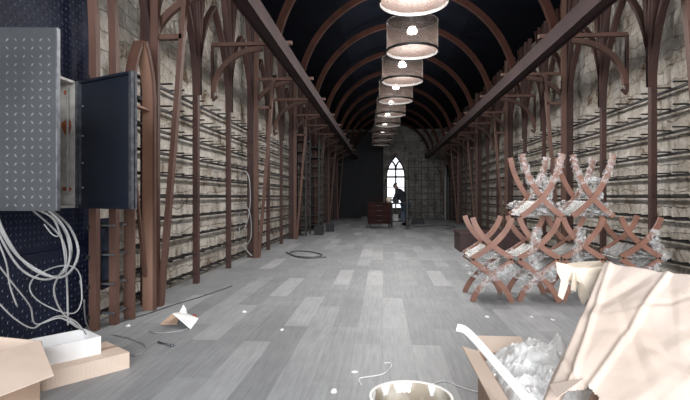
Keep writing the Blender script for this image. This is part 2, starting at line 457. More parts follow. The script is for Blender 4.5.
def column(side, k):
    y = Y0+4*k; dx = 1 if side == 'left' else -1
    X = UL if side == 'left' else UR
    where = '%s column from the camera' % ORD[k] if k < 5 else 'column at the end wall'
    c = empty('ladder_column', (X, y, 0), 'rusty steel ladder column with a leaning strut on the %s wall, %s' % (side, where), 'column', 'steel ladder columns along both walls')
    MB().bar((-dx*.03, .1, 0), (-dx*.03, .1, 4.7), .14, .12, (0, 1, 0)).build('wall_post', 'steel_dark', c)
    MB().bar((dx*.1, -.02, 0), (dx*.1, -.02, 4.7), .08, .06, (1, 0, 0)).build('front_post', 'steel', c)
    MB().bar((dx*.14, .02, 0), (dx*.42, .02, ZA), .07, .05, (0, 1, 0)).build('leaning_strut', 'steel', c)
    MB().bar((dx*.06, .02, 2.82), (dx*.38, .02, 2.82), .07, .05, (0, 1, 0)).build('rung', 'steel', c)
    for i, pts in enumerate(fan_paths()):
        pa = [Vector((dx*(-.02+.012*(i//2)), .1+a, z)) for a, z in pts]
        MB().strip(pa, .085, .045, (1, 0, 0)).build('fan_rib', 'steel_dark', c)
    return c
for side in ('left', 'right'):
    for k in range(6): column(side, k)

def bracket(side, k):
    y = Y0+2*k; dx = 1 if side == 'left' else -1
    X = UL if side == 'left' else UR
    c = empty('wall_bracket', (X, y+.0, 0), 'rusty steel bracket with a curved brace under the %s beam, %s from the camera' % (side, ORD[k]), 'bracket', 'curved brackets carrying the beams')
    if k % 2 == 0: c.location.y += .1
    a0 = -dx*.02
    MB().bar((a0, 0, ZA), (dx*1.16, 0, ZA), .06, .05, (0, 1, 0)).build('arm', 'steel', c)
    MB().bar((a0, 0, 2.58), (a0, 0, ZA), .04, .04, (0, 1, 0)).build('wall_plate', 'steel_dark', c)
    pa = []
    for i in range(13):
        t = i/12*math.pi/2
        pa.append(Vector((a0+dx*(.02+.72*(1-math.cos(t))), 0, 2.68+.62*math.sin(t))))
    MB().strip(pa, .06, .07, (0, 1, 0)).build('curved_brace', 'steel', c)
    MB().bar((a0-.0, 0, 2.55), (a0+dx*.07, 0, 2.62), .04, .03, (0, 1, 0)).build('hook', 'steel_dark', c)
for side in ('left', 'right'):
    for k in range(11): bracket(side, k)

for k in range(10):
    y = 6.86+2*k; pa = []
    for i in range(41):
        a = math.pi*(1-i/40); a = R(169.4)-(R(169.4)-R(10.6))*i/40
        pa.append(Vector((2.0*math.cos(a), 0, 3.02+2.0*math.sin(a))))
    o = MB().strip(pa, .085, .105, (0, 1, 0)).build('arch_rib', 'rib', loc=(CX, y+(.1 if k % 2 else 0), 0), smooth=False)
    tag(o, 'rusty curved steel arch rib spanning the dark vault, %s from the camera' % ORD[k], 'arch rib', 'arch ribs under the vault')

# ------------------------------------------------------------------ lamps
def make_lamp():
    t = empty('pendant_lamp', (0, 0, 0), '', 'pendant lamp', 'drum pendant lamps down the middle')
    r = .415
    MB().lathe([(r, .0), (r, .5), (r-.006, .5), (r-.006, .0)], 48, close=True).build('mesh_shade', 'shade', t, smooth=True)
    MB().lathe([(r+.008, -.012), (r+.008, .03), (r-.005, .03), (r-.005, -.012)], 48, close=True).build('bottom_rim', 'black_steel', t)
    MB().lathe([(r+.006, .485), (r+.006, .51), (r-.012, .51), (r-.012, .485)], 48, close=True).build('top_rim', 'black_steel', t)
    MB().lathe([(r-.012, .03), (r-.012, .48), (r-.016, .48), (r-.016, .03)], 48, close=True).build('inner_liner', 'shade_in', t, smooth=True)
    f = MB().lathe([(.0, .30), (.07, .30), (.085, .33), (.05, .40), (.0, .41)], 24).build('bulb', 'bulb', t, smooth=True)
    MB().lathe([(.0, .41), (.03, .41), (.03, .56), (.0, .56)], 16).build('socket', 'black_steel', t)
    mb = MB()
    for i in range(3):
        a = i*2*math.pi/3+.3; mb.tube([(0, 0, .5), ((r-.006)*math.cos(a), (r-.006)*math.sin(a), .5)], .006, 5)
    mb.build('spider', 'black_steel', t)
    MB().tube([(0, 0, .55), (0, 0, 1.62)], .008, 6).build('cord', 'black_steel', t)
    return t
lamp0 = make_lamp()
LAMPS = []
for i in range(10):
    y = 5.86+2*i if i < 9 else 3.86-2*(i-9)  # the last lamp is added, unseen above the view, to brighten the foreground
    o = lamp0 if i == 0 else copy_tree(lamp0)
    o.location = (.50-.04*(y-7.2)-(.18 if y < 6 else 0), y, 3.5)
    LAMPS.append(o.location.copy())
    o['label'] = 'dark mesh drum pendant lamp glowing peach inside, ' + ('nearest one, at the top edge' if i == 0 else 'farthest of the hanging row' if i == 8 else 'added out of view to light the foreground' if i == 9 else ORD[i]+' of the hanging row from the camera')

# ------------------------------------------------------------------ near left: posts, lancet frame, wall panels, cabinet
r = empty('post_frame', (UL, 4.0, 0), 'pair of rusty uprights joined by pegged rails between navy wall panel and pointed frame', 'wall rack')
for yy, xx in ((-.06, 0.0), (.14, .06)):
    u = MB().bar((xx, yy, 0), (xx, yy, 2.4), .065, .062, (1, 0, 0)).build('upright', 'steel', r)
    for i, pts in enumerate(((0, 0), )):
        pa = [Vector((xx, yy-(.28*(t/8)**2), 2.4+1.5*t/8)) for t in range(9)]
        MB().strip(pa, .065, .062, (1, 0, 0)).build('curved_top', 'steel', u)
for z in ZR[:4]+ZR[7:9]:
    q = MB().box(-.05, -.02, -.1, .8, z-.015, z+.015).build('rail', 'black_steel', r)
    for yy in (.04, .22): MB().box(-.04, .12, yy-.015, yy+.015, z+.0, z+.014).build('peg', 'gun', q)
# cloth hanging between the posts
mb = MB(); nx, nz = 9, 12; vs = []; fs = []
for s in (0, 1):
    for j in range(nz+1):
        for i in range(nx+1):
            u = i/nx; v = j/nz
            wdt = .26*(.72+.28*v)+.03*math.sin(5*v)
            yy = 4.2+(u-.45)*wdt; z = .92-v*.60
            xx = UL-.10+.045*math.sin(u*math.pi*3+v*2)+(.05*math.sin(u*math.pi) if s else -.03)
            vs.append((xx, yy, z-.03*math.sin(u*math.pi*2.0)))
n2 = (nx+1)*(nz+1)
for s in (0, 1):
    for j in range(nz):
        for i in range(nx):
            a = s*n2+j*(nx+1)+i; q = (a, a+1, a+nx+2, a+nx+1); fs.append(q if s else q[::-1])
for i in range(nx):
    fs += [(i, i+1, n2+i+1, n2+i), (n2-nx-1+i, 2*n2-nx-1+i, 2*n2-nx+i, n2-nx+i)]
for j in range(nz):
    a = j*(nx+1); fs += [(a, n2+a, n2+a+nx+1, a+nx+1), (a+nx, a+2*nx+1, n2+a+2*nx+1, n2+a+nx)]
o = recenter(mb.add(vs, fs).build('hanging_jacket', 'bag', smooth=True))
tag(o, 'dark navy cloth hanging on a rail between the two uprights by the navy panel', 'jacket')

# pointed (lancet) frame on edge next to the first column
lf = empty('lancet_frame', (-2.37, 4.52, 0), 'pale rusty steel pointed arch frame standing beside the first left column', 'arch frame')
ol = lancet(-.19, .17, 0, 2.1, 2.66)
k = len(ol)//2
MB().strip([Vector((0, x, z)) for x, z in ol[:k+1]], .1, .03, (1, 0, 0)).build('near_jamb', 'steel', lf)
MB().strip([Vector((0, x, z)) for x, z in ol[k:]], .11, .03, (1, 0, 0)).build('far_jamb', 'steel_light', lf)
MB().strip([Vector((.066, x, z)) for x, z in ol[k:]], .02, .045, (1, 0, 0)).build('front_lip', 'steel', lf)
MB().bar((-.02, -.19, 2.05), (.0, .1, .35), .03, .03, (1, 0, 0)).build('brace', 'steel', lf)
MB().bar((0, -.18, 2.02), (0, .16, 2.02), .06, .02, (1, 0, 0)).build('cross_bar', 'steel_light', lf)

# tread plate helper: raised lozenges with highlights painted in, on a rectangle
def lozenges(mb, o, a, b, nrm, pitch=.046, L=.03, W=.011, h=.0035, worn='navy_glint'):
    n0 = len(mb.f); o = Vector(o); a = Vector(a); b = Vector(b); la, lb = a.length, b.length; a.normalize(); b.normalize(); nrm = Vector(nrm).normalized()
    for i in range(int(la/pitch)):
        for j in range(int(lb/pitch)):
            c = o+a*((i+.5)*pitch)+b*((j+.5)*pitch)
            s = 1 if (i+j) % 2 == 0 else -1
            d = (a*s*.62+b*.78).normalized(); e = nrm.cross(d)
            vs = [c-d*L/2, c-e*W/2, c+d*L/2, c+e*W/2, c-d*L*.3+nrm*h, c+d*L*.3+nrm*h]
            f = [(0, 1, 4), (1, 5, 4), (1, 2, 5), (2, 3, 5), (3, 4, 5), (3, 0, 4)]
            mb.add(vs, f)
    mb.worn = (n0, worn, len(mb.f))
    return mb
XC = -2.64
mb = MB().box(XL+.002, XC, 1.2, 4.13, .722, 4.5)
lozenges(mb, (XC, 2.0, .76), (0, 2.1, 0), (0, 0, 2.7), (1, 0, 0))
for y in (2.6, 3.3, 4.08):
    for z in (.8, 1.9, 2.2, 3.0): mb.box(XC, XC+.006, y-.01, y+.01, z-.01, z+.01)
o = recenter(mb.build('tread_plate_panel', 'navy')); tag(o, 'tall navy tread plate wall panel behind and above the open cabinet', 'wall panel')
mb = MB().box(XL+.002, XC+.03, 2.3, 4.13, .0, .72)
lozenges(mb, (XC+.03, 2.35, .02), (0, 1.75, 0), (0, 0, .68), (1, 0, 0))
o = recenter(mb.build('tread_plate_panel', 'navy')); tag(o, 'low navy tread plate wall panel behind the hanging cables, down to the floor', 'wall panel')

# cabinet with two open doors
XF = -2.48
cab = empty('wall_cabinet', (XC, 3.1, 1.06), 'grey wall cabinet standing open with one tread plate door and one navy door', 'cabinet')
mb = MB()
y0, y1, z0, z1 = 2.46-3.1, 3.71-3.1, .0, 1.02
d = XF-XC
mb.box(0.002, .012, y0, y1, z0, z1); mb.box(.012, d, y0, y0+.02, z0, z1); mb.box(.012, d, y1-.02, y1, z0, z1)
mb.box(.012, d, y0, y1, z0, z0+.02); mb.box(.012, d, y0, y1, z1-.02, z1)
body = mb.build('body', 'grey_paint', cab)
random.seed(3)
for zz, hh, ww in ((.93, .05, .05), (.66, .14, .09), (.15, .05, .09)):
    mb = MB(); c = Vector((.09, y1-.021, zz)); n = 14
    vs = [c]+[c+Vector((math.cos(2*math.pi*i/n)*ww*.5*random.uniform(.6, 1.1), 0, math.sin(2*math.pi*i/n)*hh*.5*random.uniform(.6, 1.1))) for i in range(n)]
    vs2 = [v+Vector((0, -.003, 0)) for v in vs[1:]]
    mb.add(vs[1:]+vs2, [tuple(range(n, 2*n))]+[(i, (i+1) % n, n+(i+1) % n, n+i) for i in range(n)])
    mb.build('rust_patch', 'rust', body)
MB().tube([(.11, y1-.035, .1), (.11, y1-.035, .98)], .01, 6).build('lock_rod', 'grey_paint', body)
MB().box(d, d+.02, y1-.015, y1+.02, z0, z1).build('hinge_strip', 'gun', body)
# near door: free edge at (-1.78, 2.53), hinge at (XF, 2.47)
def door(name, hinge, free, z0, z1, thick):
    t = (Vector(free)-Vector(hinge)); t.z = 0; L = t.length; t.normalize(); n = Vector((t.y, -t.x, 0))
    return t, n, L
base = Vector((XC, 3.1, 1.06))
h = Vector((XF, 2.47, 1.07)); f = Vector((-1.815, 2.535, 1.07))
t, nn, L = door('d', h, f, 0, 0, 0)          # nn points towards the camera
if nn.y > 0: nn = -nn
o0 = h-base
mb = MB().obox(o0, t*L, -nn*.025, (0, 0, 1.02)); lozenges(mb, o0+t*.01+Vector((0, 0, .008)), t*(L-.012), Vector((0, 0, 1.012)), nn, worn='tread_glint')
dr = mb.build('tread_plate_door', 'tread', cab); dr['label'] = 'grey tread plate door'
MB().obox(o0+t*L, t*.008, -nn*.03, (0, 0, 1.02)).build('edge_trim', 'gun', dr)
h = Vector((XF+.01, 3.73, 1.055)); f = Vector((-1.85, 3.44, 1.055))
t, nn, L = door('d', h, f, 0, 0, 0)
if nn.y > 0: nn = -nn
o0 = h-base; zz = 1.03
mb = MB().obox(o0, t*L, -nn*.012, (0, 0, zz))
dr = mb.build('flat_door', 'navy_flat', cab); dr['label'] = 'navy door with grey edges'
fw = .03
MB().obox(o0+nn*.022, t*fw, -nn*.05, (0, 0, zz)).build('side_edging', 'gun', dr)
MB().obox(o0+t*(L-fw)+nn*.022, t*fw, -nn*.05, (0, 0, zz)).build('side_edging', 'gun', dr)
MB().obox(o0+t*fw+nn*.022, t*(L-2*fw), -nn*.04, (0, 0, .03)).build('end_edging', 'navy_flat', dr)
MB().obox(o0+t*fw+nn*.022+Vector((0, 0, zz-.02)), t*(L-2*fw), -nn*.04, (0, 0, .02)).build('end_edging', 'navy_flat', dr)
for q in (.16, .36, .58, .82):
    MB().lathe([(0, 0), (.012, 0), (.012, .012), (0, .014)], 10).build('bolt', 'gun', dr, loc=o0+t*.05+nn*.0+Vector((0, 0, q)))
    bpy.context.view_layer.objects.active = None

# ------------------------------------------------------------------ cables by the cabinet
def cable(pts, f, r, lab, m='cable', name='cable', group=None, floor_tail=None):
    P3 = []
    for i, p in enumerate(pts):
        ff = f if not isinstance(f, (list, tuple)) else f[0]+(f[1]-f[0])*i/(len(pts)-1)
        q = P(p[0], p[1], p[2] if len(p) > 2 else ff); q.z = max(q.z, r); P3.append(q)
    if floor_tail:
        for p in floor_tail:
            q = FL(p[0], p[1], r); P3.append(q)
    r *= .78; o = MB().tube(spline(P3, 9), r, 7).build(name, m, smooth=True)
    recenter(o); return tag(o, lab, 'cable', group)
G = 'cables hanging from the cabinet'
cable([(-8, 205), (0, 228), (18, 256), (45, 274), (62, 277), (74, 266), (78, 248), (68, 225), (48, 208)], [2.5, 3.2], .010, 'grey cable bundle slung in a deep loop under the tread plate door, outermost', group=G)
cable([(-8, 198), (4, 232), (24, 262), (48, 276), (64, 272), (70, 252), (62, 226), (40, 209)], [2.5, 3.2], .0085, 'grey cable slung in a deep loop just inside the outermost one', group=G)
cable([(-8, 212), (2, 240), (20, 268), (40, 279), (58, 276), (66, 262), (60, 236), (30, 208)], [2.55, 3.25], .0085, 'grey cable forming the lowest deep loop from the left picture edge', group=G)
cable([(30, 207), (50, 216), (58, 228), (64, 250), (67, 285), (68, 325)], [2.9, 3.1], .008, 'grey cable dropping nearly straight down from under the cabinet to the white tray', group=G)
cable([(44, 207), (62, 224), (71, 244), (69, 262), (58, 277), (54, 292), (62, 312), (82, 330)], [2.9, 3.25], .008, 'grey cable making an S under the cabinet and ending behind the white tray', group=G)
cable([(82, 300), (80, 275), (70, 266), (52, 268), (34, 278), (30, 290), (40, 302), (62, 312), (76, 312), (82, 298), (80, 280)], [3.0, 3.3], .006, 'thin grey cable coiled in a ring against the low navy panel', group=G)
cable([(-4, 262), (14, 285), (30, 306), (36, 324), (60, 318), (78, 328)], [2.6, 3.1], .006, 'thin grey cable running from the left picture edge down to the white tray', group=G)
cable([(-4, 236), (6, 262), (10, 286), (17, 306)], [2.5, 2.7], .006, 'short grey cable end hanging free at the left picture edge', group=G)
cable([(-4, 300), (14, 318), (32, 328), (44, 322), (60, 316), (76, 322), (86, 334)], [2.7, 3.2], .006, 'thin grey cable lying low in front of the navy panel', group=G)
cable([(44, 224), (52, 234), (58, 236), (58, 228), (52, 216)], [2.9, 3.0], .005, 'small curl of thin grey cable under the cabinet bottom', group=G)
cable([(84, 300, 3.3), (86, 322, 3.6)], 3.4, .006, 'grey cable trailing from the navy panel across the floor past the cardboard box', floor_tail=[(94, 333), (120, 336), (140, 342), (146, 348), (136, 355), (122, 352)], group=G)
# loose floor cables
def floor_cable(pts, r, lab, m='cable'):
    o = MB().tube(spline([FL(x, y, r) for x, y in pts], 9), r, 6).build('cable', m, smooth=True)
    recenter(o); return tag(o, lab, 'cable')
floor_cable([(150, 331), (158, 333), (172, 332), (184, 330), (189, 325), (182, 321)], .007, 'grey cable curled on the floor beside the white folded sheet')
floor_cable([(286, 252), (296, 256), (314, 257), (322, 255), (312, 252), (296, 251), (290, 254), (304, 258), (326, 257)], .012, 'dark cable coil lying on the floor by the third left column', 'cable_dark')
floor_cable([(361, 385), (359, 379), (366, 377), (383, 374), (391, 367), (390, 363), (384, 363)], .004, 'thin white wire bent in hooks on the floor left of the bucket', 'white')
floor_cable([(432, 384), (444, 381), (458, 386), (470, 390), (484, 393)], .004, 'thin pale wire lying between the bucket and the bubble wrap carton', 'white')
floor_cable([(120, 322), (150, 313), (170, 306), (200, 297), (232, 286)], .006, 'dark thin cable along the foot of the left wall', 'cable_dark')
floor_cable([(414, 227), (425, 226), (440, 225), (455, 227), (446, 229)], .012, 'dark hose on the floor right of the workbench', 'cable_dark')
# cable hanging on the second left column
o = MB().tube(spline([P(238, 180, 8.75), P(243, 171, 8.7), P(249, 178, 8.7), P(250, 205, 8.7), P(246, 225, 8.7), P(240, 232, 8.7), P(239, 218, 8.75), P(243, 204, 8.7), P(250, 214, 8.7), P(251, 236, 8.75), P(246, 248, 8.8), P(252, 256, 8.85)], 8), .010, 6).build('cable', 'cable_mid', smooth=True)
recenter(o); tag(o, 'grey cable looped down the second left ladder column', 'cable')

# ------------------------------------------------------------------ boxes bottom left
c0 = FL(129.4, 368); e1 = Vector((-.60, -.80, 0)); e2 = Vector((-.80, .60, 0)); up = Vector((0, 0, 1))
fb = empty('flat_cardboard_box', c0, 'long flat cardboard box lying on the floor under the white tray', 'box')
bh = .107; bl = .60; bd = .36
MB().obox((0, 0, 0), e1*bl, e2*bd, up*bh).build('body', 'card', fb)
mb = MB()
for k in (.0,): mb.obox(e1*-.001+e2*(bd*.47)+up*bh, e1*(bl+.002), e2*.05, up*.001)
mb.obox(e2*(bd*.47)-e1*.001+up*(bh*.3), e2*.05, -e1*.001+e1*.0005, up*(bh*.7))
mb.build('packing_tape', 'card_dark', fb)
# printed dots on the side
mb = MB(); ne = Vector((e1.y, -e1.x, 0)); ne = ne if ne.dot(e2) < 0 else -ne
for i in range(22):
    for j in range(4):
        p = e1*(.03+i*.025)+up*(.02+j*.02)+ne*.0004
        mb.obox(p, e1*.012, ne*.0004, up*.010)
mb.build('printed_dots', mat('faint_print', '#d6c4b2', '#dccbba', rough=.85), fb)
# white tray
tb = P(101, 353.5, (H-bh)/((353.5-196.5)/480)); tb.z = bh
tr = empty('white_tray', tb, 'open white foam tray resting on the flat cardboard box', 'tray')
a = e1*.36; b = e2*.28; hgt = .115; wl = .012
MB().obox((0, 0, 0), a, b, up*wl).build('base', 'white', tr)
for nm, o0, aa, bb in (('side_wall', up*wl, a, e2*wl), ('side_wall', up*wl+b-e2*wl, a, e2*wl), ('end_wall', up*wl+e2*wl, e1*wl, b-2*e2*wl), ('end_wall', up*wl+e2*wl+a-e1*wl, e1*wl, b-2*e2*wl)):
    MB().obox(o0, aa, bb, up*(hgt-wl)).build(nm, 'white', tr)
# near carton with open flap
cz = .35
A = P(40, 341, (H-cz)/((341-196.5)/480)); A.z = 0
g1 = Vector((-.27, -.96, 0)).normalized(); g2 = Vector((-.98, .2, 0)).normalized()
ct = empty('open_carton', A, 'open cardboard carton at bottom left with one flap folded outwards', 'carton')
t_ = .006; L1, L2 = .5, .42
MB().obox(g1*t_+g2*t_, g1*(L1-2*t_), g2*(L2-2*t_), up*t_).build('base', 'card_dark', ct)
MB().obox((0, 0, 0), g1*L1, g2*t_, up*cz).build('side_panel', 'card_dark', ct)
MB().obox(g2*(L2-t_), g1*L1, g2*t_, up*cz).build('side_panel', 'card_dark', ct)
MB().obox(g2*t_, g1*t_, g2*(L2-2*t_), up*cz).build('side_panel', 'card', ct)
MB().obox(g2*t_+g1*(L1-t_), g1*t_, g2*(L2-2*t_), up*cz).build('side_panel', 'card', ct)
B = P(54, 376, (H-.27)/((376-196.5)/480)); fl = (B-(A+up*cz))
MB().obox(up*cz, g1*L1, fl, up*.006).build('flap', 'card', ct)
MB().obox(up*(cz-.002), g2*L2, Vector((.012, .03, -.16)), Vector((.004, .008, 0))).build('flap', 'card', ct)

# ------------------------------------------------------------------ scraps on the floor
q = FL(172, 328)
sc = empty('folded_sheet', q, 'white folded sheet propped like a small tent on the floor', 'sheet')
p1, p2, p3, p4 = [P(x, y, 4.35)-q for x, y in ((173, 313.5), (183, 305.5), (199, 322), (191, 330))]
p2 = P(183, 312, 4.5)-q; p3 = P(198.5, 321.5, 4.4)-q; p4 = P(191, 329.5, 4.15)-q; p1 = P(173, 313.5, 4.25)-q
p4.z = .004; p3.z = max(p3.z, .03)
nn = (p2-p1).cross(p4-p1).normalized()*.004
MB().hexa([p1-nn, p4-nn, p3-nn, p2-nn, p1+nn, p4+nn, p3+nn, p2+nn]).build('panel', 'white', sc)
p5 = P(183, 305, 4.5)-q; p6 = P(186, 309, 4.5)-q
MB().hexa([p1+(0.6*(p2-p1))-nn, p2-nn, p2+(p3-p2)*.25-nn, p2+(p3-p2)*.12-nn, p5-nn, p5+Vector((.004, 0, 0)), p6, p5+Vector((.0, .004, 0))]).build('folded_lip', 'white', sc)
q = FL(168, 325)
mb = MB(); pts = [FL(160, 325.5)-q, FL(177, 325)-q, FL(180, 321)-q, FL(172.5, 322)-q]
pts[2].z = .05; pts[3].z = .075; pts[0].z = .006; pts[1].z = .006
dd = Vector((0, .0, .006))
mb.hexa([pts[0], pts[1], pts[2], pts[3], pts[0]+dd, pts[1]+dd, pts[2]+dd, pts[3]+dd])
o = mb.build('cardboard_scrap', 'card_dark', loc=q); tag(o, 'brown bent cardboard scrap tucked against the white folded sheet', 'scrap')
q = FL(194, 318)
o = MB().lathe([(0, 0), (.025, 0), (.022, .03), (0, .032)], 14).build('plastic_cap', 'red', loc=q); tag(o, 'small red cap on the floor behind the white folded sheet', 'cap')
q = FL(165, 344)
o = MB().tube([FL(158, 342, .008)-q+Vector((0, 0, 0)), FL(172, 345.5, .008)-q], .007, 7).tube([FL(171.3, 345.2, .008)-q, FL(173, 345.8, .008)-q], .013, 7).build('bolt', 'gun', loc=(q.x, q.y, 0)); tag(o, 'long steel bolt lying on the floor in front of the scraps', 'bolt')
random.seed(11)
spots = [(128, 326, 'near the pointed frame'), (355, 372, 'left of the thin white wire'), (334, 392, 'at the bottom edge of the floor'), (487, 317, 'in front of the stacked chairs, leftmost'), (531, 317, 'in front of the stacked chairs, middle'), (553, 320, 'nearest the torn paper'), (282, 330, 'in the middle of the floor'), (245, 312, 'left of the middle of the floor')]
for x, y, wh in spots:
    q = FL(x, y); mb = MB(); n = 7
    rs = [random.uniform(.012, .03) for _ in range(n)]
    vs = [Vector((rs[i]*math.cos(2*math.pi*i/n), rs[i]*math.sin(2*math.pi*i/n), 0)) for i in range(n)]
    mb.add(vs+[v*.6+Vector((0, 0, random.uniform(.004, .016))) for v in vs], [tuple(range(n-1, -1, -1)), tuple(range(n, 2*n))]+[(i, (i+1) % n, n+(i+1) % n, n+i) for i in range(n)])
    o = mb.build('paper_scrap', 'white', loc=q); tag(o, 'tiny white scrap on the floor '+wh, 'scrap', 'scraps scattered on the floor')

# ------------------------------------------------------------------ far end: workbench, cart, person, pole
cart = empty('drawer_cart', (-.13, 17.75, 0), 'dark red timber drawer cart with low feet in the middle of the far floor', 'cart')
MB().box(-.42, .42, -.35, .45, .16, .9).build('body', 'cart', cart)
for z in (.2, .38, .56, .74):
    dwr = MB().box(-.40, .40, -.375, -.35, z, z+.155).build('drawer', 'cart', cart)
    MB().box(-.1, .1, -.4, -.375, z+.07, z+.09).build('handle', 'black_steel', dwr)
MB().box(-.45, .45, -.39, .48, .9, .93).build('top', 'cart', cart)
for sx in (-.36, .36):
    for sy in (-.3, .4): MB().box(sx-.04, sx+.04, sy-.04, sy+.04, 0, .16).build('foot', 'black_steel', cart)
for i in range(6):
    x = -.47+i*.115
    o = MB().lathe([(0, 0), (.03, 0), (.03, .02), (.014, .03), (.014, .17), (.03, .2), (.02, .24), (0, .245)], 12).build('spindle', 'cart', loc=(x-.0, 17.6+.05*(i % 2), .93))
    tag(o, 'short turned dark spindle standing in a row on the drawer cart top', 'spindle', 'spindles on the drawer cart')
o = MB().lathe([(0, 0), (.09, 0), (.11, .12), (.10, .16), (.05, .2), (0, .21)], 18).build('white_sack', 'torn', loc=(.22, 17.95, .93), smooth=True); tag(o, 'pale lumpy sack on the drawer cart beside the bending person', 'sack')
bench = empty('workbench', (.68, 18.75, 0), 'dark workbench behind the drawer cart where the person leans', 'workbench')
MB().box(-.38, .30, -.3, .3, .86, .91).build('top', 'dark', bench)
for sx in (-.34, .26):
    for sy in (-.26, .26): MB().box(sx-.03, sx+.03, sy-.03, sy+.03, 0, .86).build('leg', 'dark', bench)
MB().box(-.36, .28, -.28, .28, .18, .21).build('shelf', 'dark', bench)
for i, (x, w, hh, m) in enumerate(((-.2, .2, .22, 'cable_mid'), (.08, .16, .3, 'cloth_trouser'))):
    o = MB().box(-w/2, w/2, -.1, .1, 0, hh).box(-w/2-.01, w/2+.01, -.11, .11, hh, hh+.03).build('storage_tub', m, loc=(.68+x, 18.75, .21))
    tag(o, ('pale grey' if i == 0 else 'slate blue')+' lidded tub on the workbench shelf', 'tub')
o = MB().box(-.11, .11, -.08, .08, 0, .14).box(-.03, .03, -.02, .02, .14, .2).build('power_tool_case', 'dark', loc=(.5, 18.7, .91)); tag(o, 'small dark tool box with a grip on the workbench top', 'tool box')
pole = empty('prop_pole', (.85, 17.1, 0), 'thin dark steel prop pole standing in front of the bending person', 'pole')
MB().box(-.025, .025, -.025, .025, .015, 1.72).build('shaft', 'black_steel', pole)
MB().box(-.09, .09, -.09, .09, 0, .015).build('foot_plate', 'black_steel', pole)
MB().lathe([(0, 0), (.045, 0), (.045, .05), (0, .05)], 12).build('clamp', 'gun', pole, loc=(0, 0, 1.1))
q = FL(418, 224)
tbg = empty('tool_bag', q, 'low dark tool bag on the floor right of the prop pole', 'bag')
mb = MB().hexa([(-.28, -.15, 0), (.28, -.15, 0), (.28, .15, 0), (-.28, .15, 0), (-.2, -.08, .26), (.24, -.1, .2), (.24, .1, .2), (-.2, .08, .26)])
mb.build('body', 'dark', tbg); MB().tube(spline([(-.14, 0, .25), (-.1, 0, .36), (.1, 0, .36), (.16, 0, .21)], 6), .015, 6).build('handle', 'dark', tbg)
q = FL(364, 221)
o = MB().hexa([(-.18, -.1, 0), (.18, -.1, 0), (.18, .1, 0), (-.18, .1, 0), (-.1, -.05, .2), (.12, -.06, .26), (.12, .06, .26), (-.1, .05, .2)]).build('floor_sack', 'cable_dark', loc=q); tag(o, 'small grey sack slumped on the floor left of the drawer cart', 'sack')

# person, built with the skin modifier
def skin(name, verts, edges, radii, m, parent, root=0, sub=2):
    me = bpy.data.meshes.new(name); me.from_pydata([tuple(v) for v in verts], edges, []); me.update()
    o = bpy.data.objects.new(name, me); COL.objects.link(o)
    md = o.modifiers.new('skin', 'SKIN'); sv = me.skin_vertices[0].data if me.skin_vertices else None
    if sv is None:
        bpy.context.view_layer.objects.active = o; bpy.ops.mesh.customdata_skin_add(); sv = me.skin_vertices[0].data
    for i, r in enumerate(radii):
        sv[i].radius = r if isinstance(r, tuple) else (r, r)
        sv[i].use_root = (i == root)
    md.use_smooth_shade = True; md.use_x_symmetry = False; md.use_y_symmetry = False; md.use_z_symmetry = False
    sb = o.modifiers.new('sub', 'SUBSURF'); sb.levels = sub; sb.render_levels = sub
    bpy.context.view_layer.update()
    dg = bpy.context.evaluated_depsgraph_get()
    me2 = bpy.data.meshes.new_from_object(o.evaluated_get(dg)); me2.name = name
    bpy.data.objects.remove(o); 
    me2.materials.clear(); me2.materials.append(M[m]); me2.polygons.foreach_set('use_smooth', [True]*len(me2.polygons))
    o2 = bpy.data.objects.new(name, me2); COL.objects.link(o2); o2.parent = parent
    return o2
per = empty('person', (.92, 19.55, 0), 'person in dark jacket bending over the workbench before the bright window', 'person', rz=R(-25))
J = {'pelvis': (0, 0, .90), 'waist': (-.08, 0, 1.05), 'chest': (-.23, 0, 1.27), 'neck': (-.37, 0, 1.42), 'headb': (-.42, 0, 1.49), 'head': (-.47, 0, 1.58), 'crown': (-.485, 0, 1.665), 'nose': (-.56, 0, 1.555)}
vs = [J['pelvis'], J['waist'], J['chest'], J['neck'], J['headb'], J['head'], J['crown']]
rd = [(.14, .11), (.135, .105), (.16, .12), .075, .075, (.105, .09), (.075, .07)]
ed = [(0, 1), (1, 2), (2, 3), (3, 4), (4, 5), (5, 6)]
def limb(start, pts, rs):
    p = start
    for q, r in zip(pts, rs):
        vs.append(q); rd.append(r); ed.append((p, len(vs)-1)); p = len(vs)-1
    return p
for s in (-1, 1):
    limb(0, [(.0, s*.1, .84), (-.04, s*.11, .48), (.03, s*.115, .09), (-.10, s*.13, .035)], [.095, .062, .042, .035])
    e = limb(2, [(-.28, s*.19, 1.33), (-.36, s*.24, 1.08), (-.50, s*.14, 1.02), (-.56, s*.12, 1.00)], [.065, .048, .035, .03])
    for k in range(4):
        yy = s*.12+(k-1.5)*.018
        limb(e, [(-.60, yy, .985), (-.63, yy, .962), (-.635, yy, .94)], [.0095, .009, .0075])
    limb(e, [(-.565, s*.12-s*.04, .98), (-.60, s*.12-s*.055, .965)], [.011, .009])
limb(5, [(-.555, 0, 1.565)], [.02])
for s in (-1, 1): limb(5, [(-.455, s*.085, 1.575)], [.02])
skin('body', vs, ed, rd, 'skin', per, 0, 2)
